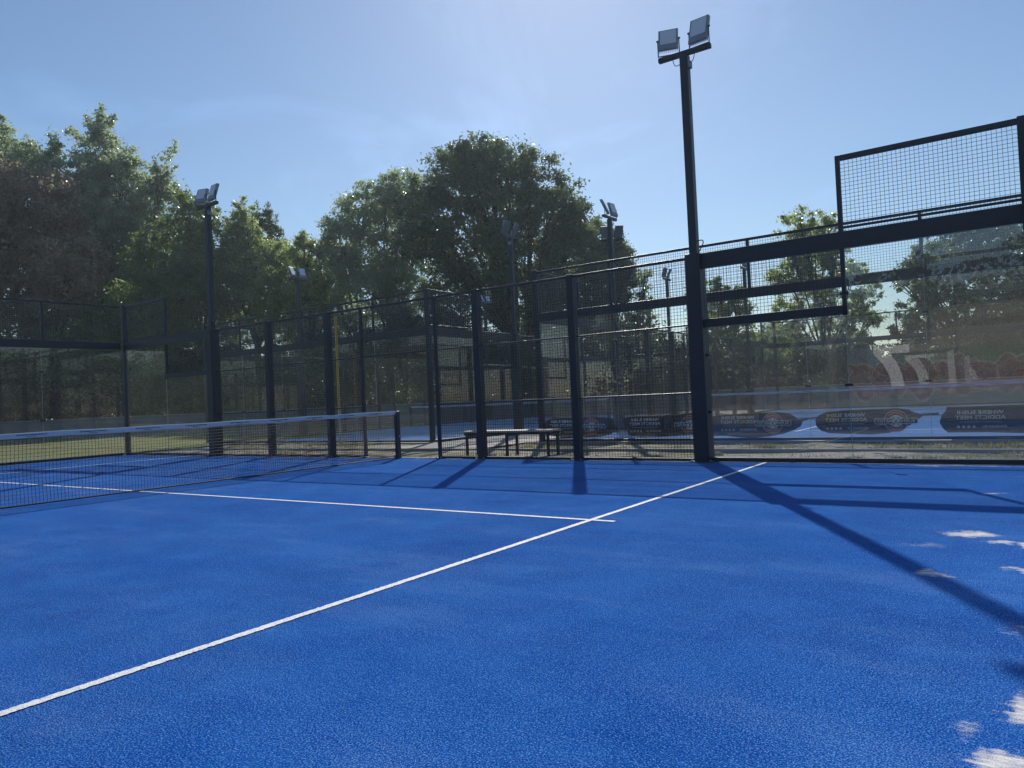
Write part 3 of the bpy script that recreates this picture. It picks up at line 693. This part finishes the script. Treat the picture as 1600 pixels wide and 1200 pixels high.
tree('leafy_tree', 'dense dark tree immediately right of the thick post', 50, [(1120,450,22),(1150,465,24),(1110,490,36),(1150,510,38),(1190,540,38),(1120,550,44),(1090,470,26),(1225,560,34),(1160,570,36)], LF_MID, 33, .16, 66, 1.0, cr=.5)
tree('airy_tree', 'pale airy tree with its top above the deep beam', 46, [(1250,345,30,22),(1285,355,28),(1232,375,24),(1262,395,38),(1300,400,28),(1230,430,34),(1280,445,44),(1330,430,26),(1345,470,34),(1300,495,40),(1240,490,36),(1368,500,16),(1330,530,38),(1230,540,40)], LF_LIGHT, 34, .15, 56, 1.0, cr=.45, spikes=((1320,420,1378,440,12,.2),(1340,500,1388,490,12,.2)), tr=.22)
tree('oak_tree', 'dark spreading tree with drooping branches at the right edge', 44, [(1500,378,42),(1545,370,42),(1580,370,30),(1455,395,30),(1430,410,24),(1490,430,50),(1560,430,55),(1610,420,50),(1440,445,28),(1408,445,16),(1480,480,44),(1550,500,55),(1620,500,55),(1425,490,24),(1450,520,34),(1400,520,16),(1650,450,60)], LF_DARK, 35, .16, 62, 1.05, cr=.45, spikes=((1430,410,1392,430,12,.22),(1600,370,1660,385,20,.3)), tr=.30)
# dark shrubs along the wall, one by one
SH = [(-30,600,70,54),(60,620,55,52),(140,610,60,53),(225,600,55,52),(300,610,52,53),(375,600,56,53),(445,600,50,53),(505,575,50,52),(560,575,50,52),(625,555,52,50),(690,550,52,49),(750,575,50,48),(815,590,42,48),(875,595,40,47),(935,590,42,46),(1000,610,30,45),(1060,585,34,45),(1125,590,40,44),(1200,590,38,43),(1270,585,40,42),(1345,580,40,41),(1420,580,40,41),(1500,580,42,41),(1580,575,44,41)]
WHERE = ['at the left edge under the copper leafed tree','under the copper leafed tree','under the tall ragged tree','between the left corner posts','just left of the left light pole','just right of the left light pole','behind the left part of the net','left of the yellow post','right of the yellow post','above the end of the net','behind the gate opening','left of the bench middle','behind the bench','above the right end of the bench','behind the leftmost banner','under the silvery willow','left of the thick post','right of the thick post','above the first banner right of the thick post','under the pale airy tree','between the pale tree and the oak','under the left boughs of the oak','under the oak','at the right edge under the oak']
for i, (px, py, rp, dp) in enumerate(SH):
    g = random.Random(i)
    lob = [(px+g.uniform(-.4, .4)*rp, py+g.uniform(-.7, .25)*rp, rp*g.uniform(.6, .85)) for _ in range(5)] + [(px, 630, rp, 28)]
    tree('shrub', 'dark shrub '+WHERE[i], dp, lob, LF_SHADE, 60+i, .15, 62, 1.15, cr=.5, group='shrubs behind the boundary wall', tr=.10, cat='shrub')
def woodland():
    g = np.random.default_rng(77); n = 2000
    ang = g.uniform(RAD(-78), RAD(14), n); d = g.uniform(64, 82, n)
    top = 6.0+2.5*np.sin(ang*9)+1.5*np.sin(ang*23+1)
    c = np.stack([9.9+np.sin(ang)*d, np.cos(ang)*d, g.uniform(0, 1, n)**.8*np.maximum(top, 2.5)], 1)
    V, k = leaves_mesh(c, np.full(n, 1.5), 90, .42, 78)
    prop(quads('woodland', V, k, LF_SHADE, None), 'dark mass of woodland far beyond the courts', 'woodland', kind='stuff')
woodland()
def woodland_back():
    g = np.random.default_rng(79); n = 1400
    x = g.uniform(-75, 60, n); top = 6+2.0*np.sin(x*.21)+1.2*np.sin(x*.63)
    c = np.stack([x, g.uniform(-34, -26, n), g.uniform(0, 1, n)**.85*top], 1)
    c2 = np.stack([g.uniform(62, 72, 700), g.uniform(-34, 70, 700), g.uniform(0, 9, 700)], 1)  # flank woods added out of view to darken what the glass mirrors
    c3 = np.stack([g.uniform(-130, -72, 900), g.uniform(-60, -28, 900), g.uniform(0, 10, 900)], 1); c4 = np.stack([g.uniform(-128, -118, 500), g.uniform(-60, 14, 500), g.uniform(0, 10, 500)], 1)
    V, k = leaves_mesh(np.concatenate([c, c2, c3, c4]), np.full(n+2100, 1.5), 60, .45, 80)
    prop(quads('woodland', V, k, LF_DARK, None), 'woodland behind the camera with added flanks, mirrored dimly in the glass', 'woodland', kind='stuff')
woodland_back()
# trees behind the camera, only mirrored in the glass
def back_tree(src, x, y, s, label):
    c = copy_tree(src, (x, y, 0), 1.3+x, label); c.scale = (s, s, s)
dome = [o for o in COL.objects if o.name.startswith('dome_tree')][0]
for i, (x, y) in enumerate([(-22, -24), (-13, -20), (-5, -22)]): back_tree(dome, x, y, .62, ['tree behind the camera, farthest left of three mirrored in the glass', 'tree behind the camera, middle of three mirrored in the glass', 'tree behind the camera, nearest the painted wall, mirrored in the glass'][i])

# ------------------------------------------------------------------ grass tufts and weeds between the courts
def tufts():
    g = np.random.default_rng(5); pts = []
    for _ in range(110):
        x = g.uniform(-14, 14); y = g.choice([g.uniform(10.4, 11.9), g.uniform(12.9, 13.95), g.uniform(12.9, 13.95)]); k = int(g.uniform(20, 120)); s = g.uniform(.06, .38)
        if -2.6 < x < .3 and y > 12: continue
        p = g.normal(size=(k, 2))*np.array([s, s*.6])+np.array([x, y]); pts.append(p)
    p = np.concatenate([*pts, np.stack([g.normal(size=500)*.45+9.75, g.normal(size=500)*.16+13.5], 1)])
    p = p[(p[:, 1] > 10.2) & (p[:, 1] < 13.98)]
    n = len(p); h = g.uniform(.008, .05, n); a = g.uniform(0, 6.28, n); w_ = g.uniform(.004, .011, n)
    V = np.empty((n, 4, 3)); lean = g.normal(size=(n, 2))*h[:, None]*.45; zb = -.045
    dx = np.stack([np.cos(a), np.sin(a)], 1)*w_[:, None]
    V[:, 0, :2] = p-dx; V[:, 1, :2] = p+dx; V[:, 2, :2] = p+lean+dx*.15; V[:, 3, :2] = p+lean-dx*.15
    V[:, 0, 2] = V[:, 1, 2] = zb; V[:, 2, 2] = V[:, 3, 2] = zb+.03+h
    o = quads('grass', V.reshape(-1, 3), n, m_leaf('dry_weeds', (.10, .11, .05), (.24, .22, .12), .3, .6), None); prop(o, 'low weeds and dry grass tufts between the courts', 'grass', kind='stuff')
tufts()
def stones():
    m = MB(); g = random.Random(9)
    for _ in range(420):
        x = g.uniform(-14, 14); y = g.choice([g.uniform(10.3, 12.0), g.uniform(12.9, 13.9)])
        bm = bmesh.new(); bmesh.ops.create_icosphere(bm, subdivisions=1, radius=g.uniform(.008, .03))
        for v in bm.verts: v.co *= g.uniform(.75, 1.2); v.co.z *= .6
        m.addbm(bm, Matrix.Translation((x, y, -.03)))
    prop(m.build('gravel', CONC), 'loose pale gravel between the courts', 'gravel', kind='stuff')
stones()

# ------------------------------------------------------------------ added scattering volume, imitates lens veil
def veil_haze():
    o = MB().box(-75, 45, -36, 72, -1.2, 24).build('veil_haze', None)
    o.data.materials.clear(); m = bpy.data.materials.new('veil_scatter'); m.use_nodes = True; t = m.node_tree; t.nodes.clear()
    out = t.nodes.new('ShaderNodeOutputMaterial'); v = t.nodes.new('ShaderNodeVolumePrincipled')
    v.inputs['Color'].default_value = (.72, .86, 1, 1); v.inputs['Density'].default_value = .0006; v.inputs['Anisotropy'].default_value = .45
    t.links.new(v.outputs[0], out.inputs['Volume']); o.data.materials.append(m)
    prop(o, 'added thin volume that imitates the lens veil', 'veil_haze', kind='stuff')
veil_haze()
